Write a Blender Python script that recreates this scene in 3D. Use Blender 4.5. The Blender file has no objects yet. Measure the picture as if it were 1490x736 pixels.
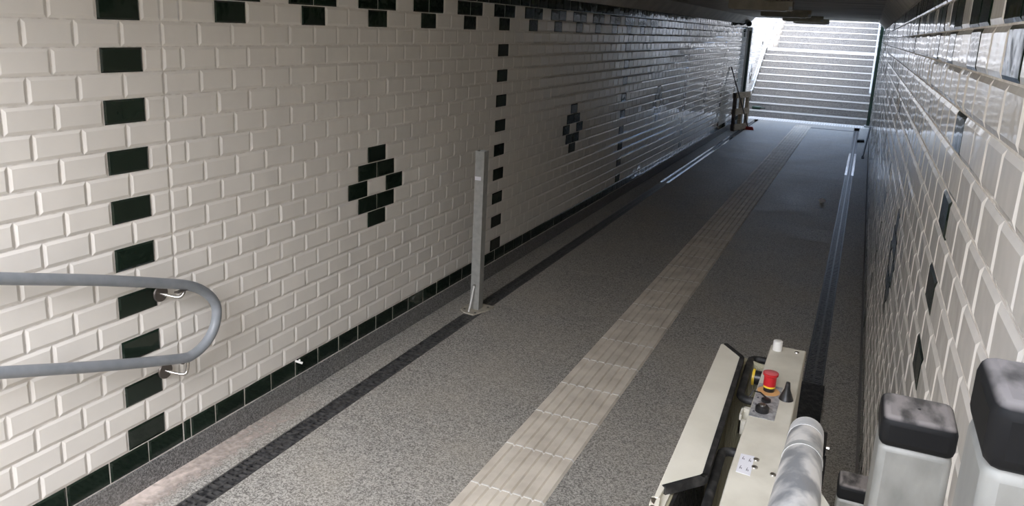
import bpy, math, random
from mathutils import Vector, Matrix, Euler
random.seed(7)
scene = bpy.context.scene
COL = scene.collection
W = 2.8841          # tunnel width, left wall face at x = 0
PL = 0.1219         # plinth height below the tile rows
ZT = PL + 2.2       # top of the tiled field
ZC = 2.475          # ceiling
NEAR = -1.5         # where the roof starts
FAR = 17.2          # where the roof ends

# ------------------------------------------------------------------ camera
FPX, CX, CY = 1153.7268, 741.8884, 317.4157
YAW, PITCH, ROLL = 0.4087, 0.2407, 0.0477
CAM = Vector((2.6626, -2.2681, 2.0811))
fwd = Vector((-math.sin(YAW)*math.cos(PITCH), math.cos(YAW)*math.cos(PITCH), -math.sin(PITCH)))
rgt = Vector((math.cos(YAW), math.sin(YAW), 0))
upv = rgt.cross(fwd)
c_, s_ = math.cos(ROLL), math.sin(ROLL)
RX = c_*rgt + s_*upv
UX = -s_*rgt + c_*upv
cd = bpy.data.cameras.new('camera')
cam = bpy.data.objects.new('camera', cd)
COL.objects.link(cam)
M3 = Matrix((RX, UX, -fwd)).transposed()
cam.matrix_world = Matrix.Translation(CAM) @ M3.to_4x4()
cd.sensor_fit = 'HORIZONTAL'
cd.sensor_width = 36.0
cd.lens = 36.0*FPX/1490.0
cd.shift_x = (745.0-CX)/1490.0
cd.shift_y = (CY-368.0)/1490.0
cd.clip_start = 0.02
scene.camera = cam

# ------------------------------------------------------------------ sky
world = bpy.data.worlds.new('sky')
scene.world = world
world.use_nodes = True
wn = world.node_tree.nodes
wl = world.node_tree.links
wn.clear()
w_out = wn.new('ShaderNodeOutputWorld')
w_bg = wn.new('ShaderNodeBackground')
w_tc = wn.new('ShaderNodeTexCoord')
w_dot = wn.new('ShaderNodeVectorMath'); w_dot.operation = 'DOT_PRODUCT'
SUN_DIR = Vector((0.26, -0.76, 0.56)).normalized()
w_dot.inputs[1].default_value = SUN_DIR
wl.new(w_tc.outputs['Generated'], w_dot.inputs[0])
w_r = wn.new('ShaderNodeMapRange')
w_r.inputs['From Min'].default_value = 0.1
w_r.inputs['From Max'].default_value = 1.0
wl.new(w_dot.outputs['Value'], w_r.inputs['Value'])
w_p = wn.new('ShaderNodeMath'); w_p.operation = 'POWER'
w_p.inputs[1].default_value = 5.0
wl.new(w_r.outputs['Result'], w_p.inputs[0])
SKY = (0.50, 0.70, 1.08, 1)
GLOW = (6.9, 6.9, 7.35, 1)
w_mix = wn.new('ShaderNodeMix'); w_mix.data_type = 'RGBA'; w_mix.clamp_factor = False
w_mix.inputs['A'].default_value = SKY
w_mix.inputs['B'].default_value = GLOW
wl.new(w_p.outputs['Value'], w_mix.inputs['Factor'])
wl.new(w_mix.outputs['Result'], w_bg.inputs['Color'])
w_bg.inputs['Strength'].default_value = 1.6
wl.new(w_bg.outputs[0], w_out.inputs[0])

scene.cycles.max_bounces = 16
scene.cycles.diffuse_bounces = 12
scene.cycles.glossy_bounces = 6
vs = scene.view_settings
vs.view_transform = 'Standard'
vs.look = 'None'
vs.exposure = 0.76
vs.gamma = 1.0
vs.use_curve_mapping = False

# ------------------------------------------------------------------ materials
def mat(name, col, rough=0.5, metal=0.0, spec=0.5, coat=0.0):
    m = bpy.data.materials.new(name); m.use_nodes = True
    b = m.node_tree.nodes['Principled BSDF']
    b.inputs['Base Color'].default_value = (*col, 1)
    b.inputs['Roughness'].default_value = rough
    b.inputs['Metallic'].default_value = metal
    b.inputs['Specular IOR Level'].default_value = spec
    b.inputs['Coat Weight'].default_value = coat
    return m
def nodes(m):
    return m.node_tree.nodes, m.node_tree.links, m.node_tree.nodes['Principled BSDF']
def add_noise(m, scale, c0, c1, lo=0.35, hi=0.65, detail=4, stretch=None, bump=0.0, bdist=0.002, rough=None, mid=None):
    n, l, b = nodes(m)
    tc = n.new('ShaderNodeTexCoord'); mp = n.new('ShaderNodeMapping')
    if stretch: mp.inputs['Scale'].default_value = stretch
    nz = n.new('ShaderNodeTexNoise'); nz.inputs['Scale'].default_value = scale; nz.inputs['Detail'].default_value = detail
    rp = n.new('ShaderNodeValToRGB')
    rp.color_ramp.elements[0].position = lo; rp.color_ramp.elements[0].color = (*c0, 1)
    rp.color_ramp.elements[1].position = hi; rp.color_ramp.elements[1].color = (*c1, 1)
    if mid:
        e = rp.color_ramp.elements.new(mid[0]); e.color = (*mid[1], 1)
    geo = n.new('ShaderNodeNewGeometry')
    l.new(geo.outputs['Position'], mp.inputs[0]); l.new(mp.outputs[0], nz.inputs[0])
    l.new(nz.outputs['Fac'], rp.inputs[0]); l.new(rp.outputs[0], b.inputs['Base Color'])
    if rough:
        rr = n.new('ShaderNodeMapRange'); rr.inputs['To Min'].default_value = rough[0]; rr.inputs['To Max'].default_value = rough[1]
        l.new(nz.outputs['Fac'], rr.inputs[0]); l.new(rr.outputs[0], b.inputs['Roughness'])
    if bump:
        bp = n.new('ShaderNodeBump'); bp.inputs['Strength'].default_value = bump; bp.inputs['Distance'].default_value = bdist
        l.new(nz.outputs['Fac'], bp.inputs['Height']); l.new(bp.outputs[0], b.inputs['Normal'])
    return m
def tile_mat(name, c, rough, var):
    m = mat(name, c, rough, 0, 0.5)
    n, l, b = nodes(m)
    oi = n.new('ShaderNodeObjectInfo'); geo = n.new('ShaderNodeNewGeometry')
    nz = n.new('ShaderNodeTexNoise'); nz.inputs['Scale'].default_value = 5.0; nz.inputs['Detail'].default_value = 3
    l.new(geo.outputs['Position'], nz.inputs[0])
    hs = n.new('ShaderNodeHueSaturation'); hs.inputs['Color'].default_value = (*c, 1)
    mr = n.new('ShaderNodeMapRange'); mr.inputs['From Min'].default_value = .3; mr.inputs['From Max'].default_value = .7
    mr.inputs['To Min'].default_value = 1-var; mr.inputs['To Max'].default_value = 1+var
    l.new(nz.outputs['Fac'], mr.inputs[0]); l.new(mr.outputs[0], hs.inputs['Value'])
    l.new(hs.outputs[0], b.inputs['Base Color'])
    nz2 = n.new('ShaderNodeTexNoise'); nz2.inputs['Scale'].default_value = 14.0; nz2.inputs['Detail'].default_value = 1
    l.new(geo.outputs['Position'], nz2.inputs[0])
    bp = n.new('ShaderNodeBump'); bp.inputs['Strength'].default_value = 0.12; bp.inputs['Distance'].default_value = 0.01
    l.new(nz2.outputs['Fac'], bp.inputs['Height']); l.new(bp.outputs[0], b.inputs['Normal'])
    return m
M = {}
M['white'] = tile_mat('white_glaze', (0.80, 0.765, 0.705), 0.07, 0.03)
M['green'] = tile_mat('green_glaze', (0.011, 0.020, 0.013), 0.07, 0.25)
M['grout'] = add_noise(mat('grout', (0.72, 0.68, 0.62), 0.9), 30, (.62, .58, .52), (.78, .75, .70))
def granite(name, dark, mid_, light, scale=165, rough=0.55):
    m = mat(name, mid_, rough)
    n, l, b = nodes(m)
    geo = n.new('ShaderNodeNewGeometry')
    vo = n.new('ShaderNodeTexVoronoi'); vo.inputs['Scale'].default_value = scale
    l.new(geo.outputs['Position'], vo.inputs['Vector'])
    nz = n.new('ShaderNodeSeparateColor'); l.new(vo.outputs['Color'], nz.inputs[0])
    rp = n.new('ShaderNodeValToRGB'); cr = rp.color_ramp
    cr.elements[0].position = .12; cr.elements[0].color = (*dark, 1)
    cr.elements[1].position = .95; cr.elements[1].color = (*light, 1)
    e = cr.elements.new(.5); e.color = (*mid_, 1)
    l.new(nz.outputs['Red'], rp.inputs[0])
    # dust blotches with a shape of their own
    nb = n.new('ShaderNodeTexNoise'); nb.inputs['Scale'].default_value = 1.7; nb.inputs['Detail'].default_value = 5
    l.new(geo.outputs['Position'], nb.inputs[0])
    mr = n.new('ShaderNodeMapRange'); mr.inputs['From Min'].default_value = .42; mr.inputs['From Max'].default_value = .7
    mr.inputs['To Max'].default_value = .35
    l.new(nb.outputs['Fac'], mr.inputs[0])
    mx = n.new('ShaderNodeMix'); mx.data_type = 'RGBA'
    mx.inputs['B'].default_value = (mid_[0]*1.35, mid_[1]*1.28, mid_[2]*1.15, 1)
    l.new(mr.outputs[0], mx.inputs['Factor']); l.new(rp.outputs[0], mx.inputs['A']); l.new(mx.outputs['Result'], b.inputs['Base Color'])
    rr = n.new('ShaderNodeMapRange'); rr.inputs['To Min'].default_value = rough-.12; rr.inputs['To Max'].default_value = rough+.15
    l.new(nb.outputs['Fac'], rr.inputs[0]); l.new(rr.outputs[0], b.inputs['Roughness'])
    return m
M['floor'] = granite('floor_granite', (.15, .143, .128), (.335, .32, .29), (.53, .51, .465))
M['plinth'] = granite('plinth_granite', (.065, .065, .065), (.165, .165, .163), (.29, .29, .285), 175, .5)
M['stair'] = granite('stair_granite', (.14, .14, .14), (.19, .19, .188), (.24, .24, .237), 60, .75)
M['sandstone'] = add_noise(mat('entry_stone', (.6, .52, .42), .8), 6, (.52, .45, .35), (.66, .58, .47))
M['joint'] = mat('floor_joint', (.42, .40, .37), .9)
M['tactile'] = add_noise(mat('tactile_concrete', (.55, .52, .47), .6), 6, (.60, .545, .46), (.76, .70, .60), bump=.05)
M['tjoint'] = mat('white_joint', (.80, .78, .74), .7)
M['nosing'] = mat('nosing_strip', (.66, .66, .65), .6)
M['ceil'] = add_noise(mat('board_concrete', (.2, .19, .17), .75), 2.2, (.36, .34, .30), (.78, .745, .67), .3, .7, 7, (0.5, 5.0, 1), .25, .01)
M['cham'] = add_noise(mat('chamfer_concrete', (.3, .29, .27), .8), 3, (.52, .50, .46), (.70, .67, .61), .3, .7, 6)
M['conc'] = add_noise(mat('plain_concrete', (.5, .48, .45), .85), 3, (.42, .40, .37), (.55, .53, .5))
M['iron'] = add_noise(mat('cast_iron', (.05, .05, .05), .4, .25), 40, (.030, .030, .031), (.11, .108, .105), .35, .65, 3, rough=(.25, .5))
M['pit'] = mat('channel_pit', (.02, .02, .02), .9)
M['glint'] = mat('pale_sky_glint', (.62, .74, .92), .12, .9)  # blue of the reflected sky put into the base colour
M['galv'] = add_noise(mat('galvanised_steel', (.5, .51, .5), .42, .3), 26, (.34, .34, .315), (.45, .45, .42), .3, .7, 5, rough=(.35, .55))
M['platedust'] = add_noise(mat('dusty_plate', (.4, .37, .3), .7), 20, (.36, .33, .26), (.50, .46, .38))
M['galv2'] = add_noise(mat('dull_galvanised_steel', (.4, .41, .4), .5, .2), 30, (.19, .19, .172), (.31, .305, .275), .3, .7, 5, (1, 1, .5), rough=(.4, .6))
M['galvdust'] = add_noise(mat('dusty_galvanised_tube', (.5, .5, .49), .4, .2), 22, (.25, .25, .245), (.66, .63, .58), .42, .57, 5, (1, .3, 1), rough=(.3, .6))
M['capdust'] = add_noise(mat('dusty_plastic', (.3, .29, .28), .6), 24, (.16, .15, .145), (.42, .39, .37), .38, .6, 4, (1, .6, 1))
M['blackpl'] = add_noise(mat('black_plastic', (.014, .014, .014), .35), 60, (.008, .008, .008), (.03, .028, .027), .35, .7, 4)
def dusty_cap(name):
    m = mat(name, (.014, .014, .014), .5, 0, .1)
    n, l, b = nodes(m)
    geo = n.new('ShaderNodeNewGeometry'); sp = n.new('ShaderNodeSeparateXYZ'); l.new(geo.outputs['Normal'], sp.inputs[0])
    mr = n.new('ShaderNodeMapRange'); mr.inputs['From Min'].default_value = .55; mr.inputs['From Max'].default_value = .9
    l.new(sp.outputs['Z'], mr.inputs[0])
    mp = n.new('ShaderNodeMapping'); mp.inputs['Scale'].default_value = (1, .45, 1); mp.inputs['Rotation'].default_value = (0, 0, .5)
    nz = n.new('ShaderNodeTexNoise'); nz.inputs['Scale'].default_value = 45; nz.inputs['Detail'].default_value = 5
    l.new(geo.outputs['Position'], mp.inputs[0]); l.new(mp.outputs[0], nz.inputs[0])
    rp = n.new('ShaderNodeValToRGB'); rp.color_ramp.elements[0].position = .36; rp.color_ramp.elements[0].color = (.06, .056, .052, 1)
    rp.color_ramp.elements[1].position = .58; rp.color_ramp.elements[1].color = (.21, .19, .178, 1)
    l.new(nz.outputs['Fac'], rp.inputs[0])
    mx = n.new('ShaderNodeMix'); mx.data_type = 'RGBA'; mx.inputs['A'].default_value = (.012, .012, .012, 1)
    l.new(mr.outputs[0], mx.inputs['Factor']); l.new(rp.outputs[0], mx.inputs['B']); l.new(mx.outputs['Result'], b.inputs['Base Color'])
    return m
M['cap'] = dusty_cap('dusty_black_cap')
M['greypipe'] = add_noise(mat('grey_painted_pipe', (.23, .25, .27), .38), 18, (.215, .235, .25), (.255, .27, .29))
M['stainless'] = mat('stainless', (.62, .60, .57), .25, 1.0)
M['rosette'] = mat('brushed_rosette', (.16, .14, .125), .4, .6)
M['beige'] = add_noise(mat('beige_coat', (.50, .47, .38), .45), 7, (.64, .61, .51), (.74, .71, .61), .3, .7, 5)
M['beige2'] = add_noise(mat('beige_coat_dusty', (.50, .47, .38), .55), 9, (.58, .55, .46), (.70, .67, .57), .35, .65, 5)
M['rubber'] = add_noise(mat('black_rubber', (.02, .02, .02), .6), 35, (.010, .010, .010), (.06, .057, .053), .45, .75, 4)
M['olive'] = mat('ribbed_sheet', (.48, .45, .32), .55, .1)
M['plategrey'] = add_noise(mat('grey_label_plate', (.33, .33, .33), .45), 60, (.24, .24, .24), (.42, .42, .42), .4, .6)
M['red'] = mat('red_plastic', (.52, .02, .025), .3)
M['redtop'] = mat('red_plastic_cap', (.60, .12, .13), .4)
M['yellow'] = mat('yellow_plastic', (.85, .58, .05), .4)
M['orange'] = mat('orange_disc', (.72, .40, .16), .6)
M['whitepl'] = mat('white_plastic', (.78, .77, .73), .45)
M['sticker'] = mat('sticker_paper', (.82, .82, .86), .5)
M['print'] = mat('print_ink', (.06, .06, .08), .6)
M['wood'] = add_noise(mat('pallet_wood', (.42, .33, .23), .8), 8, (.34, .26, .17), (.55, .45, .33), .3, .7, 5, (1, 1, 6))
M['woodd'] = add_noise(mat('dark_wood', (.08, .06, .05), .8), 10, (.05, .035, .03), (.12, .09, .07))
M['handle'] = mat('broom_handle', (.05, .035, .03), .5)
M['bristle'] = add_noise(mat('red_bristle', (.35, .03, .03), .8), 80, (.2, .015, .015), (.5, .05, .05))
M['dkgreen'] = mat('dark_green_steel', (.006, .028, .018), .35)
M['lgrey'] = mat('light_grey_steel', (.45, .47, .48), .4, .3)
M['railw'] = mat('pale_rail', (.72, .75, .78), .35, .3)
M['lampb'] = add_noise(mat('lamp_body', (.16, .145, .11), .5), 12, (.42, .385, .29), (.52, .48, .37))
M['lampd'] = mat('lamp_diffuser', (.30, .28, .24), .35)
M['sand'] = add_noise(mat('sand_dust', (.58, .48, .42), .95), 40, (.50, .42, .36), (.66, .56, .50), bump=.3, bdist=.003)
n, l, b = nodes(M['sand'])
geo = n.new('ShaderNodeNewGeometry'); sp = n.new('ShaderNodeSeparateXYZ'); l.new(geo.outputs['Position'], sp.inputs[0])
nz = n.new('ShaderNodeTexNoise'); nz.inputs['Scale'].default_value = 28; nz.inputs['Detail'].default_value = 6; l.new(geo.outputs['Position'], nz.inputs[0])
def mth(op, a, b_):
    q = n.new('ShaderNodeMath'); q.operation = op
    for i, v in enumerate((a, b_)):
        if isinstance(v, (int, float)): q.inputs[i].default_value = v
        else: l.new(v, q.inputs[i])
    return q.outputs[0]
edge = mth('MULTIPLY', mth('SUBTRACT', .155, sp.outputs['X']), 9.0)
edy = mth('MULTIPLY', mth('SUBTRACT', 1.05, sp.outputs['Y']), 0.9)
al = mth('ADD', mth('MINIMUM', edge, edy), mth('MULTIPLY', mth('SUBTRACT', nz.outputs['Fac'], .5), 1.3))
cl = n.new('ShaderNodeClamp'); l.new(al, cl.inputs[0]); l.new(cl.outputs[0], b.inputs['Alpha'])
M['soil'] = mat('soil', (.25, .23, .2), .9)
M['paper'] = mat('crumpled_paper', (.86, .84, .80), .8)
M['black'] = mat('matt_black', (.012, .012, .012), .5)
M['camgrey'] = mat('camera_grey', (.09, .095, .1), .4)
M['bottle'] = mat('bottle_green', (.006, .03, .016), .3)

# ------------------------------------------------------------------ mesh helpers
class MB:
    def __init__(s): s.v = []; s.f = []
    def add(s, vs_, fs):
        o = len(s.v); s.v += [tuple(v) for v in vs_]; s.f += [tuple(i+o for i in f) for f in fs]; return s
    def box(s, x0, x1, y0, y1, z0, z1, mtx=None):
        vs_ = [Vector(p) for p in ((x0,y0,z0),(x1,y0,z0),(x1,y1,z0),(x0,y1,z0),(x0,y0,z1),(x1,y0,z1),(x1,y1,z1),(x0,y1,z1))]
        if mtx: vs_ = [mtx @ v for v in vs_]
        return s.add(vs_, [(0,3,2,1),(4,5,6,7),(0,1,5,4),(1,2,6,5),(2,3,7,6),(3,0,4,7)])
    def prism(s, poly, axis, a, b):
        n = len(poly)
        def mk(p, t):
            return (t, p[0], p[1]) if axis == 0 else (p[0], t, p[1]) if axis == 1 else (p[0], p[1], t)
        vs_ = [mk(p, a) for p in poly] + [mk(p, b) for p in poly]
        fs = [(i, (i+1) % n, n+(i+1) % n, n+i) for i in range(n)] + [tuple(range(n-1, -1, -1)), tuple(range(n, 2*n))]
        return s.add(vs_, fs)
    def tube(s, pts, r, seg=14, cap=True):
        pts = [Vector(p) for p in pts]; n = len(pts)
        rs = r if isinstance(r, (list, tuple)) else [r]*n
        t0 = (pts[1]-pts[0]).normalized()
        a = t0.orthogonal().normalized(); rings = []
        for i, p in enumerate(pts):
            t = (pts[min(i+1, n-1)]-pts[max(i-1, 0)]).normalized()
            a = (a - t*a.dot(t)).normalized(); b = t.cross(a)
            rings.append([p + rs[i]*(math.cos(2*math.pi*k/seg)*a + math.sin(2*math.pi*k/seg)*b) for k in range(seg)])
        vs_ = [v for rg in rings for v in rg]; fs = []
        for i in range(n-1):
            for k in range(seg):
                fs.append((i*seg+k, i*seg+(k+1) % seg, (i+1)*seg+(k+1) % seg, (i+1)*seg+k))
        if cap: fs += [tuple(range(seg-1, -1, -1)), tuple((n-1)*seg+k for k in range(seg))]
        return s.add(vs_, fs)
    def cyl(s, p0, p1, r0, r1=None, seg=18):
        return s.tube([p0, p1], [r0, r0 if r1 is None else r1], seg)
    def lathe(s, base, prof, seg=20):
        return s.tube([Vector(base)+Vector((0, 0, z)) for r, z in prof], [r for r, z in prof], seg)
    def build(s, name, m, parent=None, smooth=False, bevel=0.0):
        me = bpy.data.meshes.new(name); me.from_pydata(s.v, [], s.f); me.update()
        me.materials.append(M[m] if isinstance(m, str) else m)
        o = bpy.data.objects.new(name, me); COL.objects.link(o)
        fix_normals(me)
        if smooth:
            for p in me.polygons: p.use_smooth = True
            me.set_sharp_from_angle(angle=math.radians(40))
        if bevel:
            bv = o.modifiers.new('bevel', 'BEVEL'); bv.width = bevel; bv.segments = 3; bv.limit_method = 'ANGLE'
            for p in me.polygons: p.use_smooth = True
            me.set_sharp_from_angle(angle=math.radians(50))
        if parent is not None:
            o.parent = parent
            o.location = -Vector(parent.location) if parent.type == 'EMPTY' or parent.parent is None else (0, 0, 0)
        return o
def fix_normals(me):
    import bmesh
    bm = bmesh.new(); bm.from_mesh(me); bmesh.ops.recalc_face_normals(bm, faces=bm.faces); bm.to_mesh(me); bm.free()
def tag(o, label=None, cat=None, group=None, kind=None):
    if label: o['label'] = label
    if cat: o['category'] = cat
    if group: o['group'] = group
    if kind: o['kind'] = kind
    return o
def thing(name, loc, label, cat, group=None):
    o = bpy.data.objects.new(name, None); o.empty_display_size = .1; COL.objects.link(o)
    o.location = loc
    return tag(o, label, cat, group)
def crom(pts, n=6):
    pts = [Vector(p) for p in pts]; out = []
    for i in range(len(pts)-1):
        p0 = pts[max(i-1, 0)]; p1 = pts[i]; p2 = pts[i+1]; p3 = pts[min(i+2, len(pts)-1)]
        for k in range(n):
            t = k/n
            out.append(.5*((2*p1)+(p2-p0)*t+(2*p0-5*p1+4*p2-p3)*t*t+(3*p1-p0-3*p2+p3)*t**3))
    out.append(pts[-1]); return out
def px(p):
    q = Vector(p)-CAM; d = q.dot(fwd)
    if d < .05: return None
    return CX+FPX*q.dot(RX)/d, CY-FPX*q.dot(UX)/d

# ------------------------------------------------------------------ the shell
wl_ = MB().box(-.35, -.0048, -9, FAR, -.2, 2.60)
wl_.box(-.35, -.006, -9, NEAR, 2.60, 4.4)
wall_left = tag(wl_.build('wall_left', 'grout'), kind='structure')
wr_ = MB().box(W+.0048, W+.35, -9, 19.4, -.2, 2.60)
wr_.box(W+.006, W+.35, -9, NEAR, 2.60, 3.5)
wr_.box(W+.006, W+.35, FAR, 19.4, 2.60, 3.75)
wall_right = tag(wr_.build('wall_right', 'grout'), kind='structure')

def tile_mesh(name, w, h, sgn, mt, inset=.0115, lift=.0045):
    # back in the grout, arrises, bevelled border, raised field; sgn = +1 faces +X
    a, b = w/2, h/2; i = min(inset, w*.3)
    def ring(y, z, x): return [(sgn*x, -y, -z), (sgn*x, y, -z), (sgn*x, y, z), (sgn*x, -y, z)]
    v = ring(a, b, -.008) + ring(a, b, -lift) + ring(a-i, b-i, 0)
    f = []
    for r in (0, 4):
        for k in range(4):
            f.append((r+k, r+(k+1) % 4, r+4+(k+1) % 4, r+4+k))
    f.append((8, 9, 10, 11))
    if sgn < 0: f = [tuple(reversed(q)) for q in f]
    me = bpy.data.meshes.new(name); me.from_pydata(v, [], f); me.update(); me.materials.append(M[mt])
    return me
TM = {}
def get_tile(w, sgn, mt):
    k = (round(w, 4), sgn, mt)
    if k not in TM: TM[k] = tile_mesh(mt+'_tile', w, .0955, sgn, mt, .0120 if mt == 'white' else .008, .0045 if mt == 'white' else .0042)
    return TM[k]
def colour(r, c, border=True):
    if not border and r > 17: return 'white'
    if r in (0, 21): return 'green'
    k = c/0.2
    j = int(round(k)) if r % 2 else int(round(k-.5))
    if r == 19: return 'green' if j % 3 == 0 else 'white'
    if r == 20: return 'green' if j % 3 != 1 else 'white'
    if r > 21: return 'white'
    d = j % 18
    if r % 2 and d == 0 and r <= 17: return 'green'
    if r in (7, 11) and d == 9: return 'green'
    if r in (8, 10) and d in (8, 9): return 'green'
    if r == 9 and d in (8, 10): return 'green'
    return 'white'
def tiles(parent, sgn, xf, y0, y1, rows, yoff, cutjoint=False, zmin=None, singles=True, rng=1, border=True):
    rnd = random.Random(rng)
    spec = []
    for r in range(rows):
        off = 0.0 if r % 2 else .1
        j0 = int(math.floor((y0-yoff-off)/.2))-1
        for j in range(j0, j0+int((y1-y0)/.2)+4):
            c = j*.2+off; a, b = c-.1, c+.1
            if yoff+b < y0+.02 or yoff+a > y1-.02: continue
            col = colour(r, c, border)
            a2, b2 = max(a, y0-yoff), min(b, y1-yoff)
            pieces = [(a2, b2)]
            if cutjoint and a2 < .2-.01 and b2 > .2+.01: pieces = [(a2, .2), (.2, b2)]
            if cutjoint and r == 0 and abs(a-.2) < .01: pieces = [(.2, .245), (.245, .4)]
            for p, q in pieces:
                z = PL+.1*r+.05
                y = yoff+(p+q)/2
                if zmin and z-.05 < zmin(y): continue
                spec.append((r, y, z, q-p-(.0035 if col == 'white' else .0055), col))
    ranked = {'white': [], 'green': []}
    for s in spec:
        P = [px((xf, s[1]+dy, s[2]+dz)) for dy, dz in ((-.09, -.045), (.09, -.045), (.09, .045), (-.09, .045))]
        ar = 0
        if all(P):
            m_ = (sum(p[0] for p in P)/4, sum(p[1] for p in P)/4)
            if -60 < m_[0] < 1550 and -40 < m_[1] < 776:
                ar = abs(sum(P[i][0]*P[(i+1) % 4][1]-P[(i+1) % 4][0]*P[i][1] for i in range(4)))/2
        ranked[s[4]].append((ar, s))
    for col, lst in ranked.items():
        lst.sort(key=lambda t: -t[0])
        n = 300 if singles else 0
        rest = MB()
        for k, (ar, (r, y, z, w, _)) in enumerate(lst):
            e = Euler((rnd.uniform(-.002, .002), rnd.gauss(0, .007), rnd.gauss(0, .006)))
            loc = Vector((xf+sgn*rnd.uniform(-.0006, .0006), y, z))
            me = get_tile(w, sgn, col)
            if k < n and ar > 0:
                o = bpy.data.objects.new(col+'_tile', me); COL.objects.link(o)
                o.location = loc; o.rotation_euler = e; o.parent = parent
            else:
                R_ = e.to_matrix()
                rest.add([R_ @ v.co + loc for v in me.vertices], [tuple(p.vertices) for p in me.polygons])
        if rest.v:
            me = bpy.data.meshes.new(col+'_tiles'); me.from_pydata(rest.v, [], rest.f); me.update(); me.materials.append(M[col])
            o = bpy.data.objects.new(col+'_tiles', me); COL.objects.link(o); o.parent = parent; o['kind'] = 'stuff'
ST0, STR, STT = -.86, .15, .45           # the flight behind the camera: first riser, rise, going
def near_floor(y): return 0 if y > ST0 else STR*(1+math.floor((ST0-y)/STT))
tiles(wall_left, 1, 0, -2.3, FAR, 22, 0.0, True, near_floor, rng=11)
YR = -.0618
tiles(wall_right, -1, W, -2.3, 19.4, 22, YR, False, near_floor, rng=12)
# granite plinth pieces
def plinths(parent, x0, x1, ys):
    for a, b in zip(ys[:-1], ys[1:]):
        MB().box(x0, x1, a+.0012, b-.0012, 0, PL-.004).build('plinth_slab', 'plinth', parent)
plinths(wall_left, -.006, .002, [-.85, .2]+[.2+1.2*k for k in range(1, 15)]+[FAR])
plinths(wall_right, W-.002, W+.006, [-.85, .4]+[.4+1.2*k for k in range(1, 16)]+[19.4])

# ceiling with chamfers
ceil = MB().box(-3, W+3, NEAR, FAR, ZC, 3.05)
ceil.box(-3, W+3, FAR-.25, FAR, 3.05, 3.7)  # unseen parapet above the far portal, added to shade the steps
ceiling = tag(ceil.build('ceiling', 'ceil'), kind='structure')
CH = .155
MB().prism([(-.35, ZT+.004), (0.004, ZT+.004), (CH, ZC+.01), (-.35, ZC+.01)], 1, NEAR, FAR).build('chamfer', 'cham', ceiling)
MB().prism([(W+.35, ZT+.004), (W-.004, ZT+.004), (W-CH, ZC+.01), (W+.35, ZC+.01)], 1, NEAR, FAR).build('chamfer', 'cham', ceiling)

# floor: bed, channels, slabs
CL0, CL1 = .200, .316
CR0, CR1 = 2.560, 2.680
SX0, SX1 = 1.238, 1.610
fb = MB().box(-.1, W+.1, ST0-.1, 19.6, -.2, -.075)
for a, b in ((-.1, CL0), (CL1, CR0), (CR1, W+.1)):
    fb.box(a, b, ST0-.1, 19.6, -.075, -.003)
floor = tag(fb.build('floor', 'joint'), kind='structure')
def slab(x0, x1, y0, y1):
    g = .0013
    MB().box(x0+g, x1-g, y0+g, y1-g, -.003, 0).build('floor_slab', 'floor', floor)
ys = [ST0]
y = -.69
while y < 18.0: ys.append(y); y += .596
ys = [v for v in ys if v < 17.7]+[18.05, 18.80]
for k, (a, b) in enumerate(zip(ys[:-1], ys[1:])):
    slab(CL1, SX0, a, b)
    if a > 11: slab(SX1, 2.17, a, b); slab(2.17, CR0, a, b)
    else: slab(SX1, CR0, a, b)
for k in range(0, len(ys)-1, 2):
    b = ys[min(k+2, len(ys)-1)]
    slab(0.002, CL0, ys[k], b); slab(CR1, W-.002, ys[k], b)
# tactile guide tiles, seven ribs each, with white joints
def rib_profile(dz=0.0):
    wd = SX1-SX0; p = wd/7; prof = []
    for k in range(7):
        x = k*p
        prof += [(x+.003, .001), (x+.007, .010), (x+p-.010, .010), (x+p-.003, .001)]
    return [(0, -.003)]+[(0, .001+dz)]+[(a, z+dz) for a, z in prof]+[(wd, .001+dz), (wd, -.003)]
tm = MB().prism(rib_profile(), 1, .003, .397)
proto = None; jproto = None
yt = -.5
while yt < 17.6:
    if proto is None:
        proto = tm.build('tactile_tile', 'tactile', floor); t_ = proto
        jproto = MB().prism(rib_profile(.0018), 1, -.0042, .0042).build('white_joint', 'tjoint', floor); j_ = jproto
    else:
        t_ = proto.copy(); COL.objects.link(t_); j_ = jproto.copy(); COL.objects.link(j_)
    t_.location = (SX0, yt, 0); j_.location = (SX0, yt, 0)
    yt += .4
TEND = yt
slab(SX0, SX1, ST0, -.5)
# junction tile with studs, and the studded warning band at the foot of the steps
def stud_tile(w, d, nx, ny):
    m = MB().box(0.002, w-.002, .002, d-.002, -.003, .002)
    for i in range(nx):
        for j in range(ny):
            cx, cy = (i+.5)*w/nx, (j+.5)*d/ny
            m.lathe((cx, cy, .002), [(.020, 0), (.013, .006)], 8)
    return m
o = stud_tile(SX1-SX0, .4, 7, 7).build('stud_tile', 'tactile', floor); o.location = (SX0, TEND, 0)
slab(SX0, SX1, TEND+.4, 18.8)
wt = stud_tile(.3605, .66, 6, 11)
p0 = None
for k in range(8):
    if p0 is None: p0 = wt.build('warning_tile', 'nosing', floor); o = p0
    else: o = p0.copy(); COL.objects.link(o)
    o.location = (k*.3605, 18.81, 0)

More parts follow.
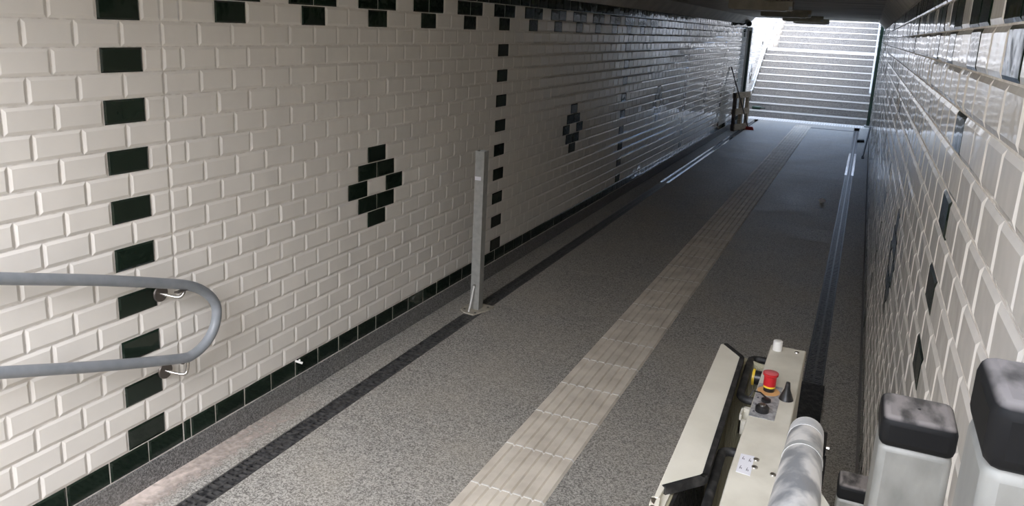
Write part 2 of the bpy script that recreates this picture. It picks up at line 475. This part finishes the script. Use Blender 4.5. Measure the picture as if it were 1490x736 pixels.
# ------------------------------------------------------------------ drains
def grating_mesh(length, w):
    m = MB(); t = .010
    m.box(0, .010, 0.001, length-.001, -.03, -.001); m.box(w-.010, w, .001, length-.001, -.03, -.001)
    m.box(w/2-.007, w/2+.007, .001, length-.001, -.025, -.002)
    n = int(round(length/.031))
    for k in range(n):
        y_ = (k+.5)*length/n
        m.box(.010, w/2-.007, y_-.0085, y_+.0085, -.02, -.0025)
        m.box(w/2+.007, w-.010, y_-.0085, y_+.0085, -.02, -.0025)
    return m
def drain(x0, x1, y0, y1, label, skip=None):
    t = thing('drain_channel', ((x0+x1)/2, y0, 0), label, 'drain')
    MB().box(x0+.001, x1-.001, y0, y1, -.074, -.06).build('channel_bed', 'pit', t)
    first = None
    n = int(round((y1-y0)/.5))
    for k in range(n):
        if first is None: first = grating_mesh((y1-y0)/n, x1-x0-.004).build('grating', 'iron', t, smooth=False); o = first
        else: o = first.copy(); COL.objects.link(o)
        o.location = (x0+.002-(x0+x1)/2, k*(y1-y0)/n, 0)
    return t
dl = drain(CL0, CL1, -.85, 18.15, 'long black slotted drain channel along the wall with the grey handrail')
dr = drain(CR0, CR1, -.85, 18.15, 'long black slotted drain channel on the side of the beige lift')
tr = thing('drain_channel', (2.1, 18.0, 0), 'short dark cross drain in front of the far steps', 'drain')
MB().box(SX1+.002, CR0-.002, 17.86, 17.98, .0, .004).build('cover_plate', 'iron', tr)
def glint(x0, x1, y0, y1, label):  # strips painted to stand for sky reflections on the drain edges
    t = thing('sky_glint', ((x0+x1)/2, y0, 0), label, 'glint')
    MB().box(x0, x0+.035, y0, y1, 0, .003).build('strip', 'glint', t)
    MB().box(x1-.035, x1, y0, y1, 0, .003).build('strip', 'glint', t)
glint(CL0-.005, CL1+.005, 8.7, 14.9, 'pale strips tinted as sky reflection along the edges of the drain near the pallet')
glint(CR0-.005, CR1+.005, 11.2, 13.9, 'pale strips tinted as sky reflection on the drain near the leaning bar')

# ------------------------------------------------------------------ far steps and stairwell
RIS, TRD, SY = .175, .34, 19.5
SXL, SXR = -.15, W+.01
stt = thing('staircase', ((SXL+SXR)/2, SY, 0), 'broad grey granite steps with white nosings climbing to daylight', 'stairs')
yy = SY
tops = []
for k in range(1, 21):
    dep = TRD if k != 10 else 1.45
    z = RIS*k
    xl = SXL+.022 if k <= 10 else SXL+.17
    st = MB().box(xl, SXR-.022, yy, yy+dep+.02, z-RIS if k > 1 else -.1, z-.004).build('step', 'stair', stt)
    wd = .045 if k != 10 else .10
    MB().box(xl+.018, SXR-.04, yy-.012, yy+wd, z-(.03 if k != 10 else .085), z+.001).build('nosing', 'nosing', st).location = (0, 0, 0)
    tops.append((yy, z)); yy += dep
YEND = yy
def stair_z(y):
    z = 0
    for a, b in tops:
        if y >= a: z = b
    return z
m = MB()
for k, (a, b) in enumerate(tops):
    m.box(SXL, SXR, a+.03, YEND, b-2*RIS if k > 1 else -.2, b-RIS-.0005) if k > 0 else None
tag(m.build('floor_stair_core', 'conc'), kind='structure')
wsl = tag(MB().box(-.6, SXL-.006, FAR-.01, YEND+2, -.2, 3.75).build('wall_stairwell_left', 'grout'), kind='structure')
tag(MB().box(-.35, -.006, FAR, FAR+.02, -.2, 2.6).build('wall_left_return', 'conc'), kind='structure')
tag(MB().box(SXL-.01, .0, FAR+.02, 19.55, -.2, -.001).build('floor_recess', 'floor'), kind='structure')
wsr = tag(MB().box(SXR, W+.6, 19.4, YEND+2, -.2, 3.75).build('wall_stairwell_right', 'grout'), kind='structure')
tiles(wsl, 1, SXL, FAR+.02, YEND, 36, 0.0, False, stair_z, singles=False, rng=13, border=False)
tag(MB().box(-6, SXL-.6, FAR-.5, 45, 3.2, 3.5).box(W+.6, 9, FAR-.5, 45, 3.2, 3.5).box(-6, 9, YEND, 45, 3.2, 3.5).build('floor_street', 'conc'), kind='structure')
# flight behind the camera
m = MB()
k = 0; y = ST0
while k < 16:
    m.box(-.006, W+.006, -9, y, k*STR-.15, (k+1)*STR); y -= STT; k += 1
tag(m.build('floor_entry_steps', 'sandstone'), kind='structure')
# far handrails
def stair_rail(x, sgn, hs, label, start):
    t = thing('stair_handrail', (x, start, 0), label, 'handrail')
    for h in hs:
        s0 = (x, start, h); pts = [(x, start-.25, h-.02), (x, start, h), (x, SY+TRD*9, h+RIS*9.6), (x, SY+TRD*9+1.3, h+RIS*10), (x, YEND, h+RIS*20)]
        MB().tube(pts, .024, 10).build('rail', 'railw', t, True)
    for yb in (start+.2, start+1.6, start+3.0, start+4.6):
        z = stair_z(yb)+hs[0]-.02
        MB().tube([(x-sgn*.09, yb, z-.05), (x, yb, z-.05), (x, yb, z)], .009, 6).build('bracket', 'railw', t)
    return t
stair_rail(SXL+.10, 1, (.68, .95), 'pair of pale pipe handrails on the white tiled stairwell wall', 19.6)
stair_rail(SXR-.10, -1, (.80,), 'single pale pipe handrail beside the dark green gate post', 20.2)

# gate posts
g = thing('gate_post', (.05, FAR, 0), 'dark green steel gate post with grey flange beside the pallet', 'gate post')
MB().box(.045, .105, FAR-.06, FAR+.06, 0, 2.17).build('guide', 'dkgreen', g)
MB().box(.002, .045, FAR-.04, FAR-.02, 0, 2.17).build('flange', 'lgrey', g)
MB().box(.002, .11, FAR-.07, FAR+.06, 2.17, 2.25).build('head_box', 'lgrey', g)
g = thing('gate_post', (W-.04, 19.2, 0), 'dark green steel gate post beside the single stair handrail', 'gate post')
MB().box(W-.075, W-.003, 19.1, 19.2, 0.05, 2.5).build('guide', 'dkgreen', g)
MB().box(W-.12, W-.003, 19.05, 19.25, 0, .05).build('foot_plate', 'lgrey', g)

# ceiling lamps (unlit)
def rrect(x0, x1, z0, z1, r):
    p = [(x0, z1)]
    for k in range(5):
        a = math.pi+k*math.pi/8; p.append((x0+r+r*math.cos(a), z0+r+r*math.sin(a)))
    for k in range(5):
        a = 1.5*math.pi+k*math.pi/8; p.append((x1-r+r*math.cos(a), z0+r+r*math.sin(a)))
    return p+[(x1, z1)]
for ly, lb in ((7.75, 'fourth unlit boxy ceiling lamp counted from the far steps'), (10.8, 'third unlit boxy ceiling lamp counted from the far steps'), (14.1, 'second unlit boxy ceiling lamp counted from the far steps'), (16.4, 'unlit boxy ceiling lamp closest to the far steps')):
    t = thing('ceiling_lamp', (1.37, ly, ZC), lb, 'lamp', 'unlit lamps under the tunnel ceiling')
    MB().prism(rrect(1.05, 1.77, ZC-.105, ZC, .025), 1, ly-.11, ly+.11).build('body', 'lampb', t)
    MB().box(1.12, 1.70, ly-.08, ly+.08, ZC-.112, ZC-.105).build('diffuser', 'lampd', t)
    MB().box(1.735, 1.775, ly-.115, ly-.11, ZC-.10, ZC-.06).build('clip', 'lgrey', t)

# security camera
t = thing('security_camera', (.09, 16.1, 2.4), 'small dark bullet camera under the roof edge near the pallet', 'camera')
MB().cyl((.004, 16.18, 2.29), (.12, 16.2, 2.335), .02, .02, 10).build('arm', 'camgrey', t)
MB().cyl((.10, 16.30, 2.35), (.18, 15.98, 2.31), .06, .06, 14).build('housing', 'camgrey', t, True)
MB().cyl((.18, 15.98, 2.31), (.183, 15.965, 2.308), .045, .045, 14).build('lens', 'black', t)

# ------------------------------------------------------------------ wall handrail
hx = .085
t = thing('wall_handrail', (0, .11, .5), 'grey pipe handrail with a looped end on the white tiles', 'handrail')
pts = [(-2.4, 1.726), (-1.2, 1.345), (-.623, 1.165), (-.23, 1.047), (.10, .938), (.19, .904), (.265, .860), (.325, .800), (.347, .742), (.330, .668), (.275, .608), (.19, .578), (.10, .593), (-.261, .703), (-.659, .835), (-1.2, 1.012), (-2.4, 1.40)]
MB().tube(crom([(hx, a, b) for a, b in pts], 7), .0225, 18).build('rail', 'greypipe', t, True)
for (zc, zr) in ((.876, .915), (.515, .587)):
    b = MB().tube(crom([(.006, .111, zc), (.035, .118, zc-.004), (.075, .14, zc-.012), (hx, .155, zc-.002), (hx, .165, zr-.02)], 4), .0078, 10).build('bracket', 'stainless', t, True)
    d = MB().cyl((.0005, .111, zc), (.008, .111, zc), .037, .035, 24).build('wall_plate', 'rosette', b); d.location = (0, 0, 0)
    d = MB().box(hx-.012, hx+.012, .12, .205, zr-.025, zr-.020).build('saddle', 'rosette', b); d.location = (0, 0, 0)
    for yy_ in (.135, .19):
        d = MB().lathe((hx, yy_, zr-.032), [(.004, 0), (.007, .003), (.007, .008)], 10).build('screw', 'stainless', b); d.location = (0, 0, 0)

# ------------------------------------------------------------------ free-standing galvanised post
bx_, by_ = .245, 2.765
t = thing('steel_post', (bx_, by_, 0), 'lone square galvanised post on a base plate over the drain', 'post')
MB().prism([(.150, 2.69), (.20, 2.645), (.285, 2.632), (.345, 2.80), (.345, 2.86), (.205, 2.875), (.150, 2.80)], 2, .001, .013).build('base_plate', 'platedust', t)
h = .035; ang = .0
sh = MB()
for (x0, x1, y0, y1) in ((-h, h, -h, -h+.004), (-h, h, h-.004, h), (-h, -h+.004, -h+.004, h-.004), (h-.004, h, -h+.004, h-.004)):
    sh.box(bx_+x0, bx_+x1, by_+y0, by_+y1, .013, 1.195)
sh.build('shaft', 'galv', t)
MB().box(bx_-h+.004, bx_+h-.004, by_-h+.004, by_+h-.004, 1.10, 1.12).build('inner_plug', 'blackpl', t)
MB().box(bx_-h+.002, bx_+h-.02, by_-h-.0012, by_-h, .985, 1.012).build('paper_label', 'sticker', t)
MB().tube([(bx_-.01, by_-.105, .013), (bx_-.002, by_-h-.008, .20)], .0065, 8).build('brace_rod', 'whitepl', t)
MB().cyl((bx_-.002, by_-h, .20), (bx_-.002, by_-h-.014, .20), .010, .010, 10).build('brace_bolt', 'stainless', t)
for a, b in ((.18, 2.70), (.285, 2.665), (.315, 2.82), (.185, 2.80)):
    MB().cyl((a, b, .013), (a, b, .0145), .009, .009, 10).build('bolt_hole', 'black', t)

# small white plug on the wall
t = thing('wall_plug', (0, 1.01, .21), 'small white plastic pipe stub sticking out of the green base tiles', 'plug')
MB().tube([(0, 1.0, .215), (.035, 1.0, .213), (.042, 1.005, .210)], .007, 10).build('stub', 'whitepl', t, True)
MB().cyl((.025, 1.0, .211), (.025, 1.0, .230), .006, .005, 8).build('tap', 'whitepl', t)

# sand swept along the wall base
m = MB()
NY, NX = 60, 8
for i in range(NY+1):
    yv = -.84+i*(2.7/NY)
    wdt = .192
    for j in range(NX+1):
        u = j/NX
        hgt = .0006+.008*(1-u)**1.5*(.75+.25*math.sin(7*yv+1))*max(0, min(1, (1.85-yv)/1.2))
        m.v.append((.003+u*wdt, yv, hgt if j < NX else .0002))
for i in range(NY):
    for j in range(NX):
        a = i*(NX+1)+j; m.f.append((a, a+1, a+NX+2, a+NX+1))
tag(m.build('sand', 'sand', smooth=True), 'fine pinkish sand swept along the foot of the wall', 'sand', kind='stuff')

# ------------------------------------------------------------------ pallet, broom, bar, debris
t = thing('wooden_pallet', (.2, 16.2, 0), 'small weathered wooden pallet standing on edge against the white wall', 'pallet')
A = Vector((.13, 15.72, 0)); B = Vector((.33, 16.38, 0))
d = (B-A).normalized(); nrm = Vector((d.y, -d.x, 0)); ln = (B-A).length
lean = -.03
mt = Matrix(((d.x, nrm.x, lean*nrm.x, A.x), (d.y, nrm.y, lean*nrm.y, A.y), (0, 0, 1, 0), (0, 0, 0, 1)))
for z0 in (0.0, .34, .70):
    MB().box(0, ln, .012, .032, z0+.02, z0+.15, mt).build('deck_board', 'wood', t)
    MB().box(0, ln, -.078, -.06, z0+.02, z0+.13, mt).build('deck_board', 'wood', t)
for u in (0.0, .46, .92):
    MB().box(u*ln, u*ln+.055, -.06, .012, 0.0, .83, mt).build('stringer', 'woodd' if u == 0 else 'wood', t)
t = thing('broom', (.37, 16.3, 0), 'broom with dark handle and red head standing in front of the pallet', 'broom')
MB().tube([(.37, 16.28, .06), (.018, 15.25, 1.40)], .013, 8).build('handle', 'handle', t, True)
MB().prism([(-.13, 0), (.13, 0), (.10, .07), (-.10, .07)], 1, -.035, .035).build('head', 'bristle', t).location = (.05, 0.0, 0)
t.children[-1].location = (.0, .0, 0)
t = thing('steel_bar', (2.83, 13.4, 0), 'thin dark bar leaning against the wall by the far steps', 'bar')
MB().tube([(2.79, 13.4, .02), (2.862, 14.9, .42)], .018, 8).build('shaft', 'black', t)
MB().box(2.775, 2.82, 13.33, 13.47, 0, .022).build('foot', 'black', t)
t = thing('rubber_offcut', (2.70, 15.9, 0), 'small dark rubber offcut on the floor near the leaning bar', 'scrap')
MB().prism([(2.66, 15.8), (2.80, 15.9), (2.79, 16.1), (2.68, 15.98)], 2, 0, .05).build('scrap', 'rubber', t)
m = MB()
rnd = random.Random(5)
for a in range(7):
    for b in range(10):
        th = math.pi*a/6; ph = 2*math.pi*b/10; r = .045*rnd.uniform(.7, 1.15)
        m.v.append((2.35+r*math.sin(th)*math.cos(ph), 8.62+r*math.sin(th)*math.sin(ph), .033+.7*r*math.cos(th)))
for a in range(6):
    for b in range(10):
        m.f.append((a*10+b, a*10+(b+1) % 10, a*10+10+(b+1) % 10, a*10+10+b))
tag(m.build('crumpled_paper', 'paper'), 'crumpled pale scrap of paper alone on the dark floor', 'paper')
t = thing('bottle', (.12, 19.70, RIS), 'dark green bottle lying on a low step', 'bottle')
MB().tube([(.0, 19.70, RIS+.045), (.20, 19.70, RIS+.045), (.24, 19.70, RIS+.045), (.31, 19.70, RIS+.045)], [.045, .045, .016, .016], 10).build('glass', 'bottle', t, True)
MB().cyl((.31, 19.70, RIS+.045), (.335, 19.70, RIS+.045), .018, .018, 10).build('stopper', 'black', t)

# ------------------------------------------------------------------ stair lift parked at the foot of the steps
t = thing('stair_lift', (2.5, .0, 0), 'folded beige wheelchair stair lift with red stop button and black bumper edges', 'stair lift')
ZB = 1.0
# main column: top cover bent down at the near end
body = MB().prism([(-.75, .12), (.58, .12), (.58, ZB), (-.37, ZB), (-.75, ZB-.05)], 0, 2.481, 2.601).build('housing', 'beige2', t, bevel=.004)
# grey control plate and controls
pl_ = MB().box(2.484, 2.556, -.03, .215, ZB, ZB+.0015).build('control_plate', 'plategrey', t)
def ctrl(prof, x, y, name, mt_, par, z=ZB+.0015, seg=20):
    return MB().lathe((x, y, z), prof, seg).build(name, mt_, par, True)
ctrl([(.034, 0), (.034, .0012)], 2.518, .165, 'warning_disc', 'orange', t)
es = ctrl([(.017, 0), (.017, .014)], 2.518, .17, 'stop_button_base', 'blackpl', t)
ctrl([(.0185, 0), (.0185, .006)], 2.518, .17, 'stop_button_ring', 'yellow', t, ZB+.0155)
ctrl([(.019, 0), (.019, .030), (.0235, .034), (.0235, .041)], 2.518, .17, 'stop_button', 'red', t, ZB+.0215)
ctrl([(.021, 0), (.015, .0025)], 2.518, .17, 'stop_button_top', 'redtop', t, ZB+.0625)
ctrl([(.014, 0), (.014, .008), (.009, .010)], 2.519, .088, 'key_switch', 'blackpl', t)
MB().tube([(2.519, .088, ZB+.014), (2.50, .098, ZB+.022), (2.478, .105, ZB+.020), (2.470, .10, ZB+.0)], .0025, 6).build('key_cord', 'blackpl', t)
ctrl([(.020, 0), (.020, .014), (.014, .020)], 2.516, .015, 'push_button', 'blackpl', t)
ctrl([(.010, 0), (.010, .003)], 2.516, .015, 'push_button_face', 'stainless', t, ZB+.0215)
ctrl([(.022, 0), (.020, .006), (.009, .034), (.007, .05), (.006, .056)], 2.573, .135, 'joystick', 'blackpl', t)
ctrl([(.016, 0), (.016, .034), (.013, .036)], 2.506, .535, 'cap_knob', 'whitepl', t, ZB)
for x, y in ((2.572, .545), (2.537, -.277), (2.538, -.318), (2.585, -.332)):
    ctrl([(.0085, 0), (.0075, .003), (.003, .005)], x, y, 'screw', 'stainless', t, ZB, 12)
for k in range(3):   # arrows printed on the plate
    MB().prism([(2.490, .10-.05*k), (2.498, .10-.05*k), (2.494, .112-.05*k)], 2, ZB+.0015, ZB+.0018).build('arrow_mark', 'print', t)
sk = MB().prism([(2.497, -.362), (2.533, -.366), (2.531, -.262), (2.496, -.264)], 2, ZB, ZB+.001).build('sticker', 'sticker', t)
for (x, y) in ((2.503, -.285), (2.520, -.288), (2.503, -.335), (2.520, -.338)):   # four tiny pictograms
    q = MB().box(x, x+.0018, y-.008, y+.003, ZB+.001, ZB+.0013).box(x+.002, x+.006, y-.003, y-.0015, ZB+.001, ZB+.0013).box(x+.001, x+.003, y+.005, y+.008, ZB+.001, ZB+.0013).box(x+.004, x+.0055, y-.009, y-.004, ZB+.001, ZB+.0013)
    q.build('pictogram', 'print', sk).location = (0, 0, 0)
# yellow stop collar and beige latch on the inner side
MB().cyl((2.481, .385, .945), (2.455, .385, .945), .024, .024, 18).build('side_button', 'blackpl', t, True)
MB().cyl((2.455, .385, .945), (2.447, .385, .945), .028, .028, 18).build('side_button_ring', 'yellow', t, True)
MB().box(2.452, 2.481, .085, .10, .90, .965).box(2.452, 2.458, .04, .10, .90, .965).box(2.452, 2.478, .04, .05, .90, .945).build('latch', 'beige', t)
# folded platform: vertical plate with flap lying across its top
MB().box(2.342, 2.365, -.58, .49, .14, .985).build('platform', 'beige', t)
pf = MB().box(2.365, 2.370, -.57, .48, .16, .975).build('platform_sheet', 'olive', t)
m = MB()
for k in range(36):
    yk = .03+k*.0125
    m.box(2.370, 2.373, yk, yk+.006, .18, .965)
m.build('ribs', 'olive', pf).location = (0, 0, 0)
bk = MB().box(2.370, 2.378, -.57, .02, .16, .970).build('grip_panel', 'rubber', t)
m = MB()
for i in range(22):
    for j in range(14):
        yk = -.555+i*.026; zk = .18+j*.056+(.028 if i % 2 else 0)
        m.box(2.378, 2.3795, yk, yk+.008, zk, zk+.026)
m.build('grip_slots', 'black', bk).location = (0, 0, 0)
fl = [(2.318, .485), (2.335, .485), (2.398, .400), (2.424, -.425), (2.352, -.515), (2.349, -.575), (2.338, -.575)]
MB().prism(fl, 2, ZB-.012, ZB+.002).build('flap', 'beige', t, bevel=.002)
tr_ = [(2.335, .487, ZB-.006), (2.399, .404, ZB-.006), (2.4045, .392, ZB-.006), (2.4305, -.420, ZB-.006), (2.426, -.432, ZB-.006), (2.352, -.522, ZB-.006)]
m = MB()
for a, b in zip(tr_[:-1], tr_[1:]):
    a, b = Vector(a), Vector(b); dd = (b-a).normalized(); nn = Vector((dd.y, -dd.x, 0))*.0075; zz = Vector((0, 0, .011)); a = a-dd*.003; b = b+dd*.003
    if nn.x > 0: nn = -nn
    m.add([a-nn-zz, b-nn-zz, b+nn-zz, a+nn-zz, a-nn+zz, b-nn+zz, b+nn+zz, a+nn+zz], [(0,3,2,1),(4,5,6,7),(0,1,5,4),(1,2,6,5),(2,3,7,6),(3,0,4,7)])
m.build('bumper_edge', 'rubber', t)
MB().tube([(2.338, -.578, ZB-.008), (2.345, -.612, ZB-.012)], .011, 10).build('hinge_pin', 'stainless', t, True)
MB().prism([(2.332, -.57), (2.352, -.57), (2.357, -.605), (2.334, -.605)], 2, ZB-.03, ZB).build('hinge_lug', 'beige', t)
# ribbed end flap standing across the far end
ef = MB().prism([(2.336, .492), (2.480, .428), (2.480, .434), (2.338, .498)], 2, .20, .975).build('end_flap', 'olive', t)
ea, eb = Vector((2.336, .492, 0)), Vector((2.480, .428, 0)); ed = (eb-ea)/22; en = Vector((-.4, -.9, 0))*.003
m = MB()
for k in range(22):
    a = ea+ed*(k+.1); b = ea+ed*(k+.6)
    m.prism([(a.x, a.y), (b.x, b.y), (b.x+en.x, b.y+en.y), (a.x+en.x, a.y+en.y)], 2, .21, .965)
m.build('ribs', 'olive', ef).location = (0, 0, 0)
# grab bars
MB().tube(crom([(2.482, .492, .968), (2.452, .490, .968), (2.432, .478, .968), (2.428, .44, .968), (2.434, .20, .968), (2.440, .158, .968), (2.456, .142, .968), (2.482, .140, .968)], 5), .0125, 12).build('grab_bar', 'rubber', t, True)
MB().tube(crom([(2.482, -.208, .968), (2.462, -.210, .968), (2.447, -.222, .968), (2.443, -.255, .966), (2.449, -.50, .95), (2.45, -.70, .94)], 5), .0125, 12).build('grab_bar', 'rubber', t, True)
# carriage running on the guide tube
MB().box(2.601, 2.700, .30, .63, .52, .70).build('carriage', 'rubber', t, bevel=.006)
MB().box(2.700, 2.716, .33, .44, .50, .69).box(2.700, 2.712, .50, .62, .50, .69).build('carriage_plate', 'blackpl', t)
MB().cyl((2.712, .56, .66), (2.724, .56, .66), .008, .008, 8).build('carriage_bolt', 'stainless', t)
MB().box(2.50, 2.58, -.70, .50, .0, .12).build('foot_frame', 'blackpl', t)

# rubber mat over the drain beside the lift
t = thing('rubber_mat', (2.62, 1.9, 0), 'black ribbed rubber mat over the drain right behind the lift', 'mat')
MB().box(2.555, 2.69, .9, 2.66, .001, .008).build('base_sheet', 'rubber', t)
m = MB()
for k in range(110):
    yk = .905+k*.0159
    m.box(2.557, 2.688, yk, yk+.007, .008, .013)
m.build('ribs', 'rubber', t)

# guide tube of the lift and its posts
t = thing('guide_tube', (2.655, -1.1, 1.5), 'dusty galvanised guide tube with rounded end beside the capped posts', 'tube')
p1 = Vector((2.656, -1.482, 1.614)); p0 = Vector((2.654, -1.122, 1.509)); dv = (p0-p1).normalized()
r_ = .0248
pe = p0+dv*.085
MB().tube([p1-dv*2.5, p1-dv*1, p1, p0-dv*.06, p0-dv*.01], r_, 28).build('tube', 'galvdust', t, True)
ringp = [p0-dv*.012+dv*.0, p0+dv*.06]; rr = [r_+.0004, r_+.0004]
for k in range(1, 7):
    a = k*math.pi/12; ringp.append(p0+dv*(.06+r_*math.sin(a))); rr.append(max(.001, r_*math.cos(a)))
MB().tube(ringp, rr, 28).build('end_cap', add_noise(mat('pale_cap', (.6, .6, .58), .5), 18, (.48, .48, .47), (.70, .69, .67), .35, .65, 4), t, True)
MB().tube([p0-dv*.165, p0-dv*.14], r_+.0008, 28).build('joint_ring', 'galv', t, True)
MB().prism([(2.670, -1.21), (2.697, -1.272), (2.693, -1.36), (2.668, -1.36)], 2, 1.485, 1.50).build('bracket_arm', 'beige', t)

PX0, PX1 = 2.737, 2.817
def rail_post(y0, ztop, zfloor, label, caph, dx=0):
    PX0, PX1 = 2.737+dx, 2.817+dx
    t = thing('rail_post', ((PX0+PX1)/2, y0+.04, zfloor), label, 'post', )
    m = MB().box(PX0, PX1, y0, y0+.08, zfloor, ztop-caph+.004)
    m.build('shaft', 'galv2', t, bevel=.009)
    c = MB().box(PX0-.0015, PX1+.0015, y0-.0015, y0+.0815, ztop-caph, ztop).build('cap', 'cap', t, bevel=.010)
    d = MB().cyl(((PX0+PX1)/2, y0+.04, ztop-.002), ((PX0+PX1)/2, y0+.04, ztop+.0004), .0022, .0018, 8).build('moulding_mark', 'blackpl', c); d.location = (0, 0, 0)
    return t
rail_post(-1.78, 1.888, near_floor(-1.74), 'tall galvanised square post with scuffed black cap, highest of three by the wall', .044, .018)
rail_post(-1.29, 1.648, near_floor(-1.25), 'middle of three galvanised square posts with dusty black cap', .040)
p3 = rail_post(-.36, 1.035, 0, 'lowest of three galvanised square posts, black cap close to the lift', .040)
